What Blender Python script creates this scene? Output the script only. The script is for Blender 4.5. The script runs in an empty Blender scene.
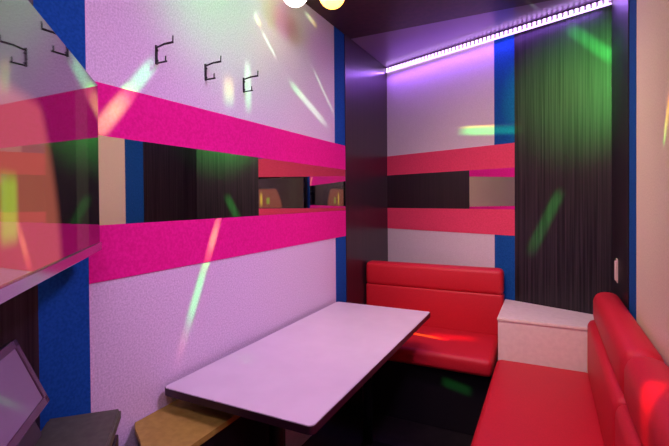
import bpy, bmesh, math, random
from mathutils import Vector, Matrix
random.seed(4)
sc = bpy.context.scene
COL = sc.collection
PI = math.pi

# ------------------------------------------------------------------ camera
YAW, PITCH, ROLL = [math.radians(v) for v in (26.587, 0.710, 0.447)]
CAM = Vector((1.168, 0.0, 1.3))
fwd = Vector((-math.sin(YAW)*math.cos(PITCH), math.cos(YAW)*math.cos(PITCH), -math.sin(PITCH)))
r0 = Vector((math.cos(YAW), math.sin(YAW), 0)); u0 = r0.cross(fwd)
rt = r0*math.cos(ROLL) - u0*math.sin(ROLL)
up = u0*math.cos(ROLL) + r0*math.sin(ROLL)
cd_ = bpy.data.cameras.new('camera'); cam = bpy.data.objects.new('camera', cd_); COL.objects.link(cam)
cd_.sensor_width = 36; cd_.lens = 36*426.38/669; cd_.shift_y = -18.0/669; cd_.clip_start = .02
m = Matrix((rt, up, -fwd)).transposed().to_4x4(); m.translation = CAM; cam.matrix_world = m
sc.camera = cam

# ------------------------------------------------------------------ world, exposure
w = bpy.data.worlds.new('world'); sc.world = w; w.use_nodes = True
w.node_tree.nodes['Background'].inputs[0].default_value = (.02, .015, .03, 1)
w.node_tree.nodes['Background'].inputs[1].default_value = 1
sc.view_settings.view_transform = 'Standard'; sc.view_settings.look = 'None'
sc.view_settings.gamma = 1; sc.view_settings.use_curve_mapping = False
sc.view_settings.exposure = 0.0

# ------------------------------------------------------------------ added fills, coloured washes, strip light
def aim(o, loc, target, xdir=None):
    z = (Vector(loc)-Vector(target)).normalized()
    x = Vector(xdir) if xdir else Vector((0, 0, 1)).cross(z)
    x = (x - z*x.dot(z)).normalized(); y = z.cross(x)
    mm = Matrix((x, y, z)).transposed().to_4x4(); mm.translation = Vector(loc); o.matrix_world = mm
def area(name, loc, target, size, color, power, spread=PI):
    l = bpy.data.lights.new(name, 'AREA'); l.shape = 'DISK'; l.size = size; l.color = color; l.energy = power; l.spread = spread
    o = bpy.data.objects.new(name, l); COL.objects.link(o); aim(o, loc, target); return o
def spot(name, loc, target, angle, color, power, blend=1, rad=.03):
    l = bpy.data.lights.new(name, 'SPOT'); l.spot_size = math.radians(angle); l.spot_blend = blend
    l.color = color; l.energy = power; l.shadow_soft_size = rad
    o = bpy.data.objects.new(name, l); COL.objects.link(o); aim(o, loc, target); return o
area('fill_pink', (1.15, -.15, 2.33), (.75, .6, .6), .5, (.98, .61, 1.08), 17.5)  # general fill added behind the camera, no fixture stands for it
area('fill_magenta', (1.25, 1.1, 2.33), (0, 1.5, .9), .35, (.86, .48, 1.08), 11, math.radians(110))  # added fill that tints the left wall magenta, not a known lamp
area('fill_warm', (.35, 1.6, 2.33), (1.476, 2.2, .6), .3, (1, .66, .36), 7, math.radians(120))  # added warm fill aimed at the right wall, source unseen
area('fill_back', (.80, 1.35, 2.33), (.75, 3.0, .9), .3, (1, .66, .64), 8, math.radians(100))  # fill added to brighten the back wall and far sofa, no real lamp
spot('wash_green_wall', (.75, .95, 2.28), (0, 1.38, 2.2), 74, (.06, 1, .12), 33, 1, .12)
spot('wash_green_panel', (.9, 1.3, 2.25), (1.32, 2.75, 1.92), 34, (.04, 1, .10), 260, 1)
spot('wash_magenta_seat', (.9, .9, 2.3), (1.38, 1.35, .8), 30, (1, .08, .6), 16, 1)
# the violet light strip throws its light down and into the room
l = bpy.data.lights.new('strip_light', 'AREA'); l.shape = 'RECTANGLE'; l.size = 1.5; l.size_y = .012; l.color = (.36, .13, 1); l.energy = 5
o = bpy.data.objects.new('strip_light', l); COL.objects.link(o)
aim(o, (.70, 2.94, 2.31), (.69, 2.90, 1.6), (.9262, -.377, 0))

# beams of the party projector: each a spot lamp whose light is cut to a soft rainbow bar
HEAD = Vector((.95, 1.45, 2.29))
def beam(a, b, width, cols, power, head=HEAD, ends=.25):
    a = Vector(a); b = Vector(b); mid = (a+b)/2; d = (mid-head).length
    l = bpy.data.lights.new('party_beam', 'SPOT'); l.shadow_soft_size = .003; l.energy = power; l.spot_blend = .1
    L = (b-a); perp = L - (mid-head).normalized()*L.dot((mid-head).normalized())
    half = perp.length/2/d
    l.spot_size = min(2.6, 2*math.atan(half*1.5+width/d)+.06)
    o = bpy.data.objects.new('party_beam', l); COL.objects.link(o); aim(o, head, mid, L)
    l.use_nodes = True; nt = l.node_tree; N = nt.nodes; K = nt.links
    em = N['Emission']
    tc = N.new('ShaderNodeTexCoord'); sp = N.new('ShaderNodeSeparateXYZ'); K.new(tc.outputs['Normal'], sp.inputs[0])
    def mth(op, i, j=None, k=None, clamp=False):
        n = N.new('ShaderNodeMath'); n.operation = op; n.use_clamp = clamp
        for q, v in enumerate((i, j, k)):
            if v is None: continue
            if isinstance(v, (int, float)): n.inputs[q].default_value = v
            else: K.new(v, n.inputs[q])
        return n.outputs[0]
    az = mth('ABSOLUTE', sp.outputs[2])
    u = mth('DIVIDE', sp.outputs[0], az); v = mth('DIVIDE', sp.outputs[1], az)
    hw = width/2/d
    au = mth('DIVIDE', mth('ABSOLUTE', u), half); av = mth('DIVIDE', mth('ABSOLUTE', v), hw)
    mu = N.new('ShaderNodeMapRange'); mu.interpolation_type = 'SMOOTHSTEP'
    K.new(au, mu.inputs[0]); mu.inputs[1].default_value = 1+ends; mu.inputs[2].default_value = 1-ends*1.6
    mv = N.new('ShaderNodeMapRange'); mv.interpolation_type = 'SMOOTHSTEP'
    K.new(av, mv.inputs[0]); mv.inputs[1].default_value = 1.35; mv.inputs[2].default_value = .25
    rp = N.new('ShaderNodeValToRGB')
    t = mth('MULTIPLY_ADD', mth('DIVIDE', u, half), .5, .5, True); K.new(t, rp.inputs[0])
    els = rp.color_ramp.elements
    while len(els) < len(cols): els.new(.5)
    for i, c in enumerate(cols): els[i].position = i/(len(cols)-1); els[i].color = (*c, 1)
    K.new(rp.outputs[0], em.inputs[0]); K.new(mth('MULTIPLY', mu.outputs[0], mv.outputs[0]), em.inputs[1])
    return o
GRN = (.05, 1, .12); YEL = (1, .8, .03); RED = (1, .05, .03); WHT = (.5, 1, .5); PNK = (1, .2, .25); MNT = (.15, 1, .25)

CD, ANG = 3.2855, math.radians(67.847)
SA, CA = math.sin(ANG), math.cos(ANG)
def bw(t, off=0, z=0): return Vector((SA*t - CA*off, CD - CA*t - SA*off, z))

BP = 95
beam((0, .79, 1.49), (0, 1.01, 1.77), .05, [(.05, .8, .03)]*3+[(.06, 1, .03), (.05, .7, .03), (.03, .20, .02), (.012, .05, .012)]+[(.005, .046, .014)]*4, BP*26)
beam((0, 1.31, 1.24), (0, 1.10, .76), .038, [(.07, 1, .03)]*2+[(.06, .9, .02), (.05, .30, .015), (.012, .05, .004)]+[(.002, .075, .009)]*3+[(.004, .022, .006), (.022, .008, .006), (.018, .004, .006)], BP*36)
beam((0, 1.83, 1.90), (0, 2.21, 1.75), .045, [MNT, WHT, WHT], BP*.8)
beam((0, 2.08, 2.03), (0, 2.34, 1.82), .018, [WHT, WHT], BP*.8)
beam((0, 1.61, 2.07), (0, 1.71, 1.99), .018, [WHT, WHT], BP*.6)
beam((0, 1.55, 2.13), (0, 1.60, 2.10), .04, [WHT, YEL], BP*.6, ends=.5)
beam((0, 1.50, 1.90), (0, 1.50, 1.70), .05, [WHT, MNT], BP*.7, ends=.4)
beam((0, 1.375, 1.80), (0, 1.375, 1.69), .07, [YEL, MNT], BP*.6, ends=.5)
beam((0, 2.0, 2.31), (0, 2.12, 2.28), .035, [WHT, YEL], BP*.6, ends=.5)
beam(bw(.70, 0, 1.765), bw(1.11, 0, 1.72), .055, [GRN, GRN], BP*2.6, head=Vector((.9, 1.3, 2.2)))
beam(bw(.70, 0, 1.79), bw(1.11, 0, 1.755), .018, [YEL, RED], BP*1.6, head=Vector((.9, 1.3, 2.2)))
beam(bw(1.38, 0, 2.26), bw(1.60, 0, 2.03), .07, [GRN, GRN], BP*5, head=Vector((.9, 1.3, 2.2)))
beam(bw(1.335, 0, 1.34), bw(1.165, 0, .98), .07, [GRN, GRN], BP*6, head=Vector((.9, 1.3, 2.2)))
beam((1.476, 1.50, 1.60), (1.476, 1.57, 1.46), .03, [RED, YEL, GRN], BP, head=Vector((.7, 1.0, 2.2)))
beam((.36, 2.62, .45), (.62, 2.58, .45), .035, [RED, (.35, 1, .02), (.35, 1, .02), RED], BP*16, head=Vector((.9, 1.3, 2.2)))
beam((.50, 2.62, .45), (.78, 2.66, .45), .09, [RED, RED], BP*2.4, head=Vector((.9, 1.3, 2.2)))
beam((.60, 2.72, .0), (.78, 2.68, .0), .05, [GRN, GRN], BP*9, head=Vector((.88, .2, 2.2)))
beam((.07, 1.34, .681), (.15, 1.30, .681), .05, [MNT, MNT], BP*.5, ends=.5)
beam((1.41, 1.26, .84), (1.37, 1.12, .70), .06, [RED, RED], BP*2, head=Vector((.9, .9, 2.25)))

beam((1.06, 2.50, 2.36), (1.115, 2.66, 2.36), .02, [WHT, WHT], BP*.8, head=Vector((1.0, 1.6, 2.0)))

# ------------------------------------------------------------------ materials
def mat(name, color, rough=.6, metal=0, spec=.5, coat=0, emis=None, estr=0):
    M = bpy.data.materials.new(name); M.use_nodes = True
    b = M.node_tree.nodes['Principled BSDF']
    b.inputs['Base Color'].default_value = (*color, 1); b.inputs['Roughness'].default_value = rough
    b.inputs['Metallic'].default_value = metal; b.inputs['Specular IOR Level'].default_value = spec
    b.inputs['Coat Weight'].default_value = coat; b.inputs['Coat Roughness'].default_value = .08
    if emis: b.inputs['Emission Color'].default_value = (*emis, 1); b.inputs['Emission Strength'].default_value = estr
    return M
def noise_mat(name, c1, c2, scale=60, rough=.7, bump=.2, dist=.002, stretch=(1, 1, 1), spec=.4, coat=0, detail=3, lo=.35, hi=.65):
    M = mat(name, c1, rough, 0, spec, coat); nt = M.node_tree; N = nt.nodes; K = nt.links; b = N['Principled BSDF']
    tc = N.new('ShaderNodeTexCoord'); mp = N.new('ShaderNodeMapping'); mp.inputs['Scale'].default_value = stretch
    ns = N.new('ShaderNodeTexNoise'); ns.inputs['Scale'].default_value = scale; ns.inputs['Detail'].default_value = detail
    rp = N.new('ShaderNodeValToRGB'); rp.color_ramp.elements[0].color = (*c1, 1); rp.color_ramp.elements[1].color = (*c2, 1)
    rp.color_ramp.elements[0].position = lo; rp.color_ramp.elements[1].position = hi
    bp = N.new('ShaderNodeBump'); bp.inputs['Strength'].default_value = bump; bp.inputs['Distance'].default_value = dist
    K.new(tc.outputs['Object'], mp.inputs[0]); K.new(mp.outputs[0], ns.inputs[0]); K.new(ns.outputs[0], rp.inputs[0])
    K.new(rp.outputs[0], b.inputs['Base Color']); K.new(ns.outputs[0], bp.inputs['Height']); K.new(bp.outputs[0], b.inputs['Normal'])
    return M
paper = noise_mat('light_speckled_wallpaper', (.60, .50, .60), (.79, .685, .79), 170, .75, .35)
paper_g = noise_mat('greige_speckled_wallpaper', (.60, .55, .58), (.68, .63, .66), 170, .75, .25)
paper_b = noise_mat('beige_speckled_wallpaper', (.68, .62, .47), (.78, .72, .55), 170, .75, .4)
blue = noise_mat('blue_wallpaper', (.006, .070, .28), (.010, .095, .36), 120, .8, .2, spec=.1)
pink = noise_mat('hot_pink_wallpaper', (.74, .008, .22), (.84, .013, .28), 110, .8, .15, spec=.15)
coral = noise_mat('red_pink_wallpaper', (.70, .045, .12), (.78, .06, .15), 110, .7, .15)
wood = noise_mat('dark_streaked_wood', (.004, .003, .005), (.040, .030, .035), 120, .42, .12, .001, (1, 1, .012), .35, 0, 4, .36, .74)
wood_s = noise_mat('dark_satin_panel', (.016, .007, .011), (.030, .013, .020), 100, .30, .06, .001, (1, 1, .012), .5)
ceil_d = noise_mat('dark_brown_ceiling', (.035, .014, .016), (.06, .022, .024), 30, .42, .1)
ceil_g = mat('glossy_ceiling_panel', (.26, .19, .31), .28, .2, .5)
mirror = mat('mirror_glass', (.78, .78, .74), .015, 1)
floor_m = noise_mat('dark_floor', (.006, .004, .005), (.014, .010, .012), 20, .5, .1)
red = noise_mat('red_vinyl', (.52, .011, .022), (.58, .014, .027), 250, .52, .06, .001)
seam_m = mat('dark_red_seam', (.25, .004, .008), .6)
black = mat('black_plastic', (.008, .006, .008), .45)
blackm = mat('black_metal', (.012, .010, .012), .35, .6)
hookm = mat('dark_hook_metal', (.03, .02, .025), .35, .7)
table_w = noise_mat('white_laminate', (.66, .62, .64), (.70, .66, .68), 8, .32, .0)
table_e = mat('dark_table_edge', (.03, .008, .016), .4)
box_m = noise_mat('cream_laminate', (.74, .67, .56), (.80, .73, .61), 40, .5, .1)
tan = noise_mat('tan_board', (.34, .25, .035), (.42, .31, .05), 40, .6, .1)
grey = noise_mat('grey_brown_board', (.075, .085, .045), (.10, .115, .065), 50, .5, .1)
bezel = mat('glossy_bezel', (.40, .30, .38), .15, .8)
pull_m = mat('pale_pull', (.75, .6, .55), .4)
led_m = mat('led_glow', (1, 1, 1), .5, emis=(.62, .36, 1), estr=4.5)
led_d = mat('led_diffuser', (1, 1, 1), .5, emis=(.62, .36, 1), estr=3)
led_c = mat('led_channel', (.75, .7, .8), .3)
bulb_w = mat('white_bulb', (1, 1, 1), .3, emis=(1, .95, .9), estr=4)
bulb_o = mat('orange_bulb', (1, .8, .5), .3, emis=(1, .36, .04), estr=8)

# ------------------------------------------------------------------ helpers
def obj(name, bm, material, parent=None, smooth=False):
    me = bpy.data.meshes.new(name); bmesh.ops.recalc_face_normals(bm, faces=bm.faces[:]); bm.to_mesh(me); bm.free()
    o = bpy.data.objects.new(name, me); COL.objects.link(o)
    if material: me.materials.append(material)
    if smooth:
        for p in me.polygons: p.use_smooth = True
    if parent: o.parent = parent; o.matrix_parent_inverse = Matrix.Identity(4)
    return o
def empty(name, label, cat, loc=(0, 0, 0), rz=0, group=None):
    o = bpy.data.objects.new(name, None); COL.objects.link(o); o.location = loc; o.rotation_euler = (0, 0, rz)
    o.empty_display_size = .05; tag(o, label, cat, group); return o
def tag(o, label, cat, group=None):
    o['label'] = label; o['category'] = cat
    if group: o['group'] = group
    return o
def prism(bm, base, z0, z1):
    n = len(base)
    lo = [bm.verts.new((p[0], p[1], z0)) for p in base]; hi = [bm.verts.new((p[0], p[1], z1)) for p in base]
    bm.faces.new(lo[::-1]); bm.faces.new(hi)
    for i in range(n): bm.faces.new((lo[i], lo[(i+1) % n], hi[(i+1) % n], hi[i]))
    return bm
def box(x0, x1, y0, y1, z0, z1, bev=0, seg=3, bm=None):
    b = bmesh.new(); prism(b, [(x0, y0), (x1, y0), (x1, y1), (x0, y1)], z0, z1)
    if bev: bmesh.ops.bevel(b, geom=b.edges[:]+b.verts[:], offset=bev, segments=seg, profile=.5, affect='EDGES')
    if bm is None: return b
    me = bpy.data.meshes.new('t'); b.to_mesh(me); b.free(); bm.from_mesh(me); bpy.data.meshes.remove(me); return bm
def rod(p, q, r, bm=None, n=12, r2=None):
    bm = bm or bmesh.new(); p = Vector(p); q = Vector(q); d = q-p
    mt = Matrix.Translation((p+q)/2) @ d.to_track_quat('Z', 'Y').to_matrix().to_4x4()
    bmesh.ops.create_cone(bm, cap_ends=True, segments=n, radius1=r, radius2=r if r2 is None else r2, depth=d.length, matrix=mt); return bm
def ball(c, r, bm=None, s=24, sz=1):
    bm = bm or bmesh.new()
    bmesh.ops.create_uvsphere(bm, u_segments=s, v_segments=s//2, radius=r, matrix=Matrix.Translation(c) @ Matrix.Diagonal((1, 1, sz, 1))); return bm
def struct(name, bm, mt, parent=None):
    o = obj(name, bm, mt, parent)
    if not parent: o['kind'] = 'structure'
    return o
def bslab(t0, t1, z0, z1, o0, o1):
    b = bmesh.new(); prism(b, [bw(t0, o0)[:2], bw(t1, o0)[:2], bw(t1, o1)[:2], bw(t0, o1)[:2]], z0, z1); return b

# ------------------------------------------------------------------ room shell
H = 2.36; W = 1.476; Y0 = -1.3; T = .08
TE = W/SA                       # where the slanting back wall meets the right wall
YE = CD - CA*TE
Z1, Z2, Z3, Z4 = 1.646, 1.492, 1.231, 1.066
struct('floor', box(-T, W+T, Y0-T, CD+.25, -T, 0), floor_m)
cl = struct('ceiling', box(-T, W+T, Y0-T, 2.58, H, H+T), ceil_d)
struct('glossy_panel', box(-T, W+T, 2.58, CD+.25, H+.001, H+T), ceil_g, cl)['label'] = 'glossy ceiling panel above the light strip'
wl = struct('wall_left', box(-T, 0, Y0-T, CD+T, 0, H), paper)
def wpart(name, bm, mt, par, label=None):
    o = obj(name, bm, mt, par)
    if label: o['label'] = label
    return o
wpart('wood_panel', box(0, .006, Y0, .63, 0, H), wood, wl, 'dark wood panel behind the television')
wpart('blue_stripe', box(0, .002, .63, .768, 0, H), blue, wl, 'blue stripe beneath the television')
wpart('blue_stripe', box(0, .002, 2.344, 2.489, 0, H), blue, wl, 'blue stripe beside the dark corner panel')
wpart('wood_panel', box(0, .006, 2.489, CD, 0, H), wood_s, wl, 'dark glossy panel in the far corner')
wpart('pink_band', box(0, .0035, .768, 2.489, Z2, Z1), pink, wl, 'hot pink band above the mirror')
wpart('pink_band', box(0, .0035, .768, 2.489, Z4, Z3), pink, wl, 'hot pink band below the mirror')
wb = struct('wall_back', bslab(-.05, TE+.08, 0, H, 0, -T), paper_g)
t1, t2 = .928, 1.064
wpart('blue_stripe', bslab(t1, t2, 0, H, 0, .002), blue, wb, 'blue stripe beside the wood panel')
wpart('wood_panel', bslab(t2, TE, 0, H, 0, .006), wood, wb, 'wide dark streaked wood panel')
wpart('coral_band', bslab(.004, t2, Z2, Z1, 0, .0035), coral, wb, 'red pink band above the mirror')
wpart('coral_band', bslab(.004, t2, Z4, Z3, 0, .0035), coral, wb, 'red pink band below the mirror')
wr = struct('wall_right', box(W, W+T, Y0-T, YE+.12, 0, H), paper_b)
wpart('blue_stripe', box(W-.002, W, 2.008, 2.157, 0, H), blue, wr)
wpart('wood_panel', box(W-.006, W, 2.157, YE, 0, H), wood, wr)
wf = struct('wall_front', box(0, W, Y0-T, Y0, 0, H), paper_g)
wpart('wood_panel', box(.02, W, Y0, Y0+.006, 0, H), wood, wf, 'dark wood panel across the wall behind the viewer')

# wall mirrors
mi = obj('wall_mirror', box(.0001, .004, .768, 2.489, Z3, Z2), mirror)
tag(mi, 'long strip mirror set between two hot pink bands on the left wall', 'mirror')
mi = obj('wall_mirror', bslab(.004, t2, Z3, Z2, .0001, .004), mirror)
tag(mi, 'strip mirror between the red pink bands on the wall behind the far sofa', 'mirror')

# door pull on the dark panel at right
dp = empty('door_pull', 'small pale vertical pull plate on the dark panel at right', 'handle', (W-.006, 2.465, .945))
obj('back_plate', box(-.004, 0, -.022, .022, -.058, .058, .0015, 2), pull_m, dp)
obj('grip', box(-.012, -.004, -.010, .010, -.048, .048, .003, 2), pull_m, dp)

# ------------------------------------------------------------------ LED strip
ls = empty('light_strip', 'bright violet white strip light along the top of the back wall', 'strip light')
obj('channel', bslab(.01, TE-.004, 2.328, 2.352, .0065, .014), led_c, ls)
obj('diffuser', bslab(.01, TE-.004, 2.319, 2.3255, .0065, .014), led_d, ls)
n = 54
for i in range(n):
    t = .025 + (TE-.05)*i/(n-1)
    obj('light_dot', bslab(t-.007, t+.007, 2.326, 2.351, .014, .017), led_m, ls)
ls = empty('light_strip', 'short end of violet strip light on the right wall above blue stripe', 'strip light')
obj('channel', box(W-.014, W-.0065, 2.17, YE-.02, 2.328, 2.352), led_c, ls)
for i in range(16):
    y = 2.185 + (YE-.05-2.185)*i/15
    obj('light_dot', box(W-.018, W-.014, y-.007, y+.007, 2.326, 2.351), led_m, ls)

# ------------------------------------------------------------------ ceiling lamps
def lamp(x, y, z, r, bm_mat, label, g=None):
    t = empty('ceiling_lamp', label, 'lamp', (x, y, 0), 0, 'round lamps under the ceiling')
    obj('canopy', rod((0, 0, H-.012), (0, 0, H), .035, n=24), blackm, t, True)
    obj('socket', rod((0, 0, z+r*.8), (0, 0, H-.012), .018, n=16), blackm, t, True)
    obj('bulb', ball((0, 0, z), r), bm_mat, t, True)
lamp(.186, 1.594, 2.2, .058, bulb_w, 'white glowing round lamp at the top, nearest the left wall')
lamp(.321, 1.685, 2.2, .058, bulb_o, 'orange glowing round lamp right of the white one')

# ------------------------------------------------------------------ coat hooks
def hook(y, z, label):
    t = empty('coat_hook', label, 'hook', (0, y, z), 0, 'coat hooks on the left wall')
    b = box(0, .005, -.0045, .0045, -.060, .004, .0015, 2)
    rod((.004, 0, -.048), (.008, 0, -.048), .004, b); rod((.004, 0, -.014), (.008, 0, -.014), .004, b)
    obj('back_plate', b, hookm, t)
    b = rod((.003, 0, -.004), (.040, 0, .002), .0032); rod((.040, 0, .002), (.076, .003, .003), .0036, b)
    rod((.075, .003, .003), (.076, .003, .024), .0022, b)
    obj('upper_arm', b, hookm, t, True)
    b = rod((.003, 0, -.056), (.050, 0, -.056), .0030); rod((.044, 0, -.056), (.045, 0, -.038), .0022, b)
    obj('lower_arm', b, hookm, t, True)
hook(1.012, 1.815, 'dark double coat hook nearest the television')
hook(1.240, 1.817, 'dark double coat hook in the middle of the row of three')
hook(1.468, 1.822, 'dark double coat hook nearest the lamps, in the bright light patches')

# ------------------------------------------------------------------ far sofa
fs = empty('sofa', 'short red vinyl sofa against the back wall behind the table', 'sofa', (0, 2.6, 0))
def shp(b, mt, nm, par, sm=True, lab=None):
    o = obj(nm, b, mt, par, sm)
    if lab: o['label'] = lab
    return o
def tr(b, v): bmesh.ops.translate(b, verts=b.verts[:], vec=v); return b
def pad(x0, x1, y0, y1, z0, z1, bev, puff=0, axis=2, seg=5):
    b = box(x0, x1, y0, y1, z0, z1, bev, seg)
    return b
shp(pad(.012, .905, 2.33-2.6, 2.83-2.6, .36, .455, .028), red, 'seat', fs)
shp(pad(.012, .922, 2.79-2.6, 2.885-2.6, .44, .71, .018), red, 'backrest', fs)
shp(pad(.012, .922, 2.782-2.6, 2.888-2.6, .70, .862, .030), red, 'headrest', fs)
shp(pad(.02, .895, 2.41-2.6, 2.86-2.6, .0, .365, .004), black, 'base', fs, False, 'black sofa base')

rs = empty('sofa', 'long red vinyl sofa running along the right wall', 'sofa', (1.2, 1.0, 0))
YB = 2.415
def R(x0, x1, y0, y1, *a, **k): return pad(x0-1.2, x1-1.2, y0-1, y1-1, *a, **k)
shp(R(.922, 1.36, -.2, YB, .35, .45, .028), red, 'seat', rs)
ys = [YB+.0, 1.47, .62, -.2]
for i in range(3):
    shp(R(1.338, 1.460, ys[i+1]+.001, ys[i]-.001, .43, .715, .035), red, 'backrest', rs)
    shp(R(1.358, 1.469, ys[i+1]+.001, ys[i]-(.035 if i == 0 else .001), .70, .860, .046), red, 'headrest', rs)
shp(R(1.0, 1.46, -.18, YB-.01, 0, .36, .004), black, 'base', rs, False, 'black sofa base')

# corner box between the sofas
cb = empty('corner_box', 'cream box filling the corner between the two red sofas', 'box', (0, 0, 0))
def wallY(x): return CD - CA/SA*x - .012
b = bmesh.new(); prism(b, [(.928, 2.425), (1.462, 2.425), (1.462, wallY(1.462)), (.928, wallY(.928))], 0, .645)
obj('body', b, box_m, cb)
b = bmesh.new(); prism(b, [(.924, 2.420), (1.466, 2.420), (1.466, wallY(1.466)+.002), (.924, wallY(.924)+.002)], .645, .662)
bmesh.ops.bevel(b, geom=b.edges[:], offset=.003, segments=2, affect='EDGES')
obj('top_board', b, box_m, cb)

# ------------------------------------------------------------------ table
tb = empty('table', 'low white topped rectangular table with dark edge beside the left wall', 'table', (.308, 1.66, 0))
def rrect(x0, x1, y0, y1, r, n=6):
    P = []
    for cx, cy, a0 in ((x1-r, y1-r, 0), (x0+r, y1-r, 90), (x0+r, y0+r, 180), (x1-r, y0+r, 270)):
        for i in range(n+1):
            a = math.radians(a0+90*i/n); P.append((cx+r*math.cos(a), cy+r*math.sin(a)))
    return P
hx, hy = .286, .658
b = bmesh.new(); prism(b, rrect(-hx, hx, -hy, hy, .018), .656, .679); obj('edge_band', b, table_e, tb)
b = bmesh.new(); prism(b, rrect(-hx+.002, hx-.002, -hy+.002, hy-.002, .017), .6785, .6815); obj('tabletop', b, table_w, tb)
for s in (-1, 1):
    b = rod((.005, s*.42, .018), (.005, s*.42, .645), .026, n=24)
    obj('leg', b, blackm, tb, True)
    obj('foot', box(-.025, .24, s*.42-.03, s*.42+.03, 0, .02, .006, 3), blackm, tb)
    obj('bracket', box(-.16, .16, s*.42-.03, s*.42+.03, .640, .656), blackm, tb)

# ------------------------------------------------------------------ tan cabinet under the table end
tc = empty('low_cabinet', 'tan topped low cabinet against left wall under the near table end', 'cabinet', (0, 1.15, 0))
b = bmesh.new(); prism(b, [(.004, .25), (.004, -.24), (.03, -.262), (.10, -.30), (.16, -.34), (.258, -.40), (.258, .25)], .585, .603)
obj('top_board', b, tan, tc)
b = bmesh.new(); prism(b, [(.004, .24), (.004, -.23), (.10, -.285), (.25, -.385), (.25, .24)], 0, .585); obj('body', b, black, tc)

# ------------------------------------------------------------------ cabinet below the television, set at 45 degrees
e = Vector((.7071, -.7071, 0))
gc = empty('corner_cabinet', 'grey brown cabinet standing at an angle below the television', 'cabinet', (.140, .762, 0), -PI/4)
# local x runs along the screen towards the viewer, local y out of its face
def loc_prism(pts, z0, z1): b = bmesh.new(); prism(b, pts, z0, z1); return b
b = loc_prism([(0, 0), (.86, 0), (.86, -.17), (0, -.17)], .715, .745); bmesh.ops.bevel(b, geom=b.edges[:], offset=.006, segments=3, affect='EDGES')
obj('top_board', b, grey, gc)
obj('body', loc_prism([(.015, -.015), (.85, -.015), (.85, -.16), (.015, -.16)], 0, .715), black, gc)
for x0 in (.03, .44):
    d = obj('cabinet_door', box(x0, x0+.39, -.015, -.003, .05, .69, .003, 2), black, gc)
    obj('door_knob', ball((x0+(.35 if x0 < .2 else .04), .004, .42), .010, None, 12), blackm, d, True)

# ------------------------------------------------------------------ television
K0 = .817
tv = empty('television', 'large glossy flat television at an angle on the left wall', 'television', (.084, .747, 1.391), -PI/4)
TVL, TVH = .90, .222
fr = bmesh.new()
box(0, TVL, -.045, -.002, -TVH+.0, TVH-.0005, .003, 2, fr)
obj('casing', fr, black, tv)
scr = bpy.data.materials.new('screen_glass'); scr.use_nodes = True
nt = scr.node_tree; N = nt.nodes; K = nt.links; bs = N['Principled BSDF']
bs.inputs['Base Color'].default_value = (.01, .01, .012, 1); bs.inputs['IOR'].default_value = 3.0; bs.inputs['Roughness'].default_value = .035
tcn = N.new('ShaderNodeTexCoord'); spx = N.new('ShaderNodeSeparateXYZ'); K.new(tcn.outputs['Object'], spx.inputs[0])
def mnode(op, a, b2=None, c=None, clamp=False):
    n = N.new('ShaderNodeMath'); n.operation = op; n.use_clamp = clamp
    for q, v in enumerate((a, b2, c)):
        if v is None: continue
        if isinstance(v, (int, float)): n.inputs[q].default_value = v
        else: K.new(v, n.inputs[q])
    return n.outputs[0]
def sstep(v, a, b2):
    n = N.new('ShaderNodeMapRange'); n.interpolation_type = 'SMOOTHSTEP'; K.new(v, n.inputs[0]); n.inputs[1].default_value = a; n.inputs[2].default_value = b2; return n.outputs[0]
X, Z = spx.outputs[0], spx.outputs[2]
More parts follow.
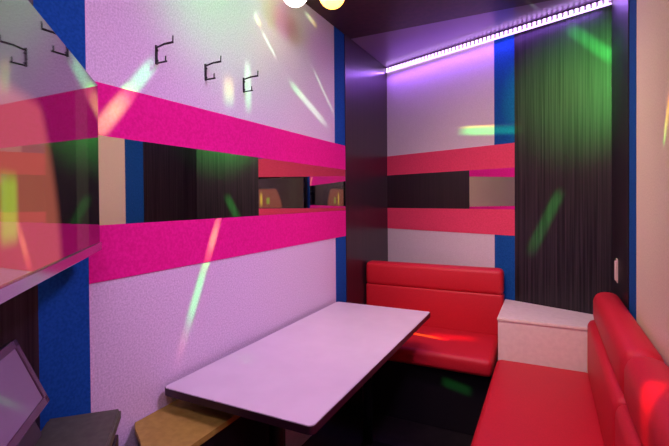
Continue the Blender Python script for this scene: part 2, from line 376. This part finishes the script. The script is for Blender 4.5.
# the picture on the screen: a warm orange field with a curved dark edge, a bright yellow streak and an olive column
edge = mnode('SUBTRACT', X, mnode('MULTIPLY_ADD', mnode('MULTIPLY', mnode('ADD', Z, .24), mnode('ADD', Z, .24)), 1.1, .33))
orange = mnode('MULTIPLY', sstep(edge, 0, .06), sstep(Z, .085, .055))
streak = mnode('MULTIPLY', sstep(mnode('ABSOLUTE', mnode('SUBTRACT', X, .60)), .04, .015), sstep(mnode('ABSOLUTE', mnode('ADD', Z, .10)), .06, .03))
streak2 = mnode('MULTIPLY', sstep(mnode('ABSOLUTE', mnode('SUBTRACT', X, .72)), .03, .008), sstep(mnode('ABSOLUTE', mnode('ADD', Z, .08)), .13, .03))
olive = sstep(mnode('ABSOLUTE', mnode('SUBTRACT', X, .185)), .06, .05)
def vscale(col, f):
    n = N.new('ShaderNodeVectorMath'); n.operation = 'SCALE'; n.inputs[0].default_value = col; K.new(f, n.inputs[3]); return n.outputs[0]
def vadd(a, b2):
    n = N.new('ShaderNodeVectorMath'); n.operation = 'ADD'; K.new(a, n.inputs[0]); K.new(b2, n.inputs[1]); return n.outputs[0]
v = vadd(vadd(vscale((.27, .065, .040), orange), vscale((.04, .30, .0), streak)), vadd(vscale((.6, .5, .02), streak2), vscale((.012, .013, .007), olive)))
K.new(v, bs.inputs['Emission Color']); bs.inputs['Emission Strength'].default_value = 1
sb = box(.006, TVL-.01, -.003, 0, -TVH+.022, TVH); obj('screen', sb, scr, tv)
obj('bezel', box(0, TVL, -.004, .004, -TVH, -TVH+.022, .002, 2), bezel, tv)
obj('wall_arm', rod((.30, -.05, 0), (.30, -.26, 0), .02), blackm, tv, True)

# ------------------------------------------------------------------ tablet on the cabinet
tp = empty('tablet', 'small framed tablet screen leaning back on the corner cabinet', 'tablet', (.130, .583, .838), -PI/4)
tp.rotation_euler = (math.radians(23.3), 0, -PI/4)
TW, TH = .27, .165
obj('casing', box(0, TW, -.020, -.001, 0, TH, .006, 3), black, tp)
frame_m = mat('tablet_frame', (.10, .05, .08), .25, .3)
b = bmesh.new()
box(0, TW, -.004, .003, 0, .018, .002, 2, b); box(0, TW, -.004, .003, TH-.018, TH, .002, 2, b)
box(0, .020, -.004, .003, 0, TH, .002, 2, b); box(TW-.020, TW, -.004, .003, 0, TH, .002, 2, b)
obj('frame', b, frame_m, tp)
scr2 = mat('tablet_glass', (.26, .22, .28), .08, .8)
obj('screen', box(.018, TW-.018, -.002, .001, .016, TH-.016), scr2, tp)
obj('stand', box(.05, .22, -.065, -.018, -.050, .05, .006, 2), black, tp)
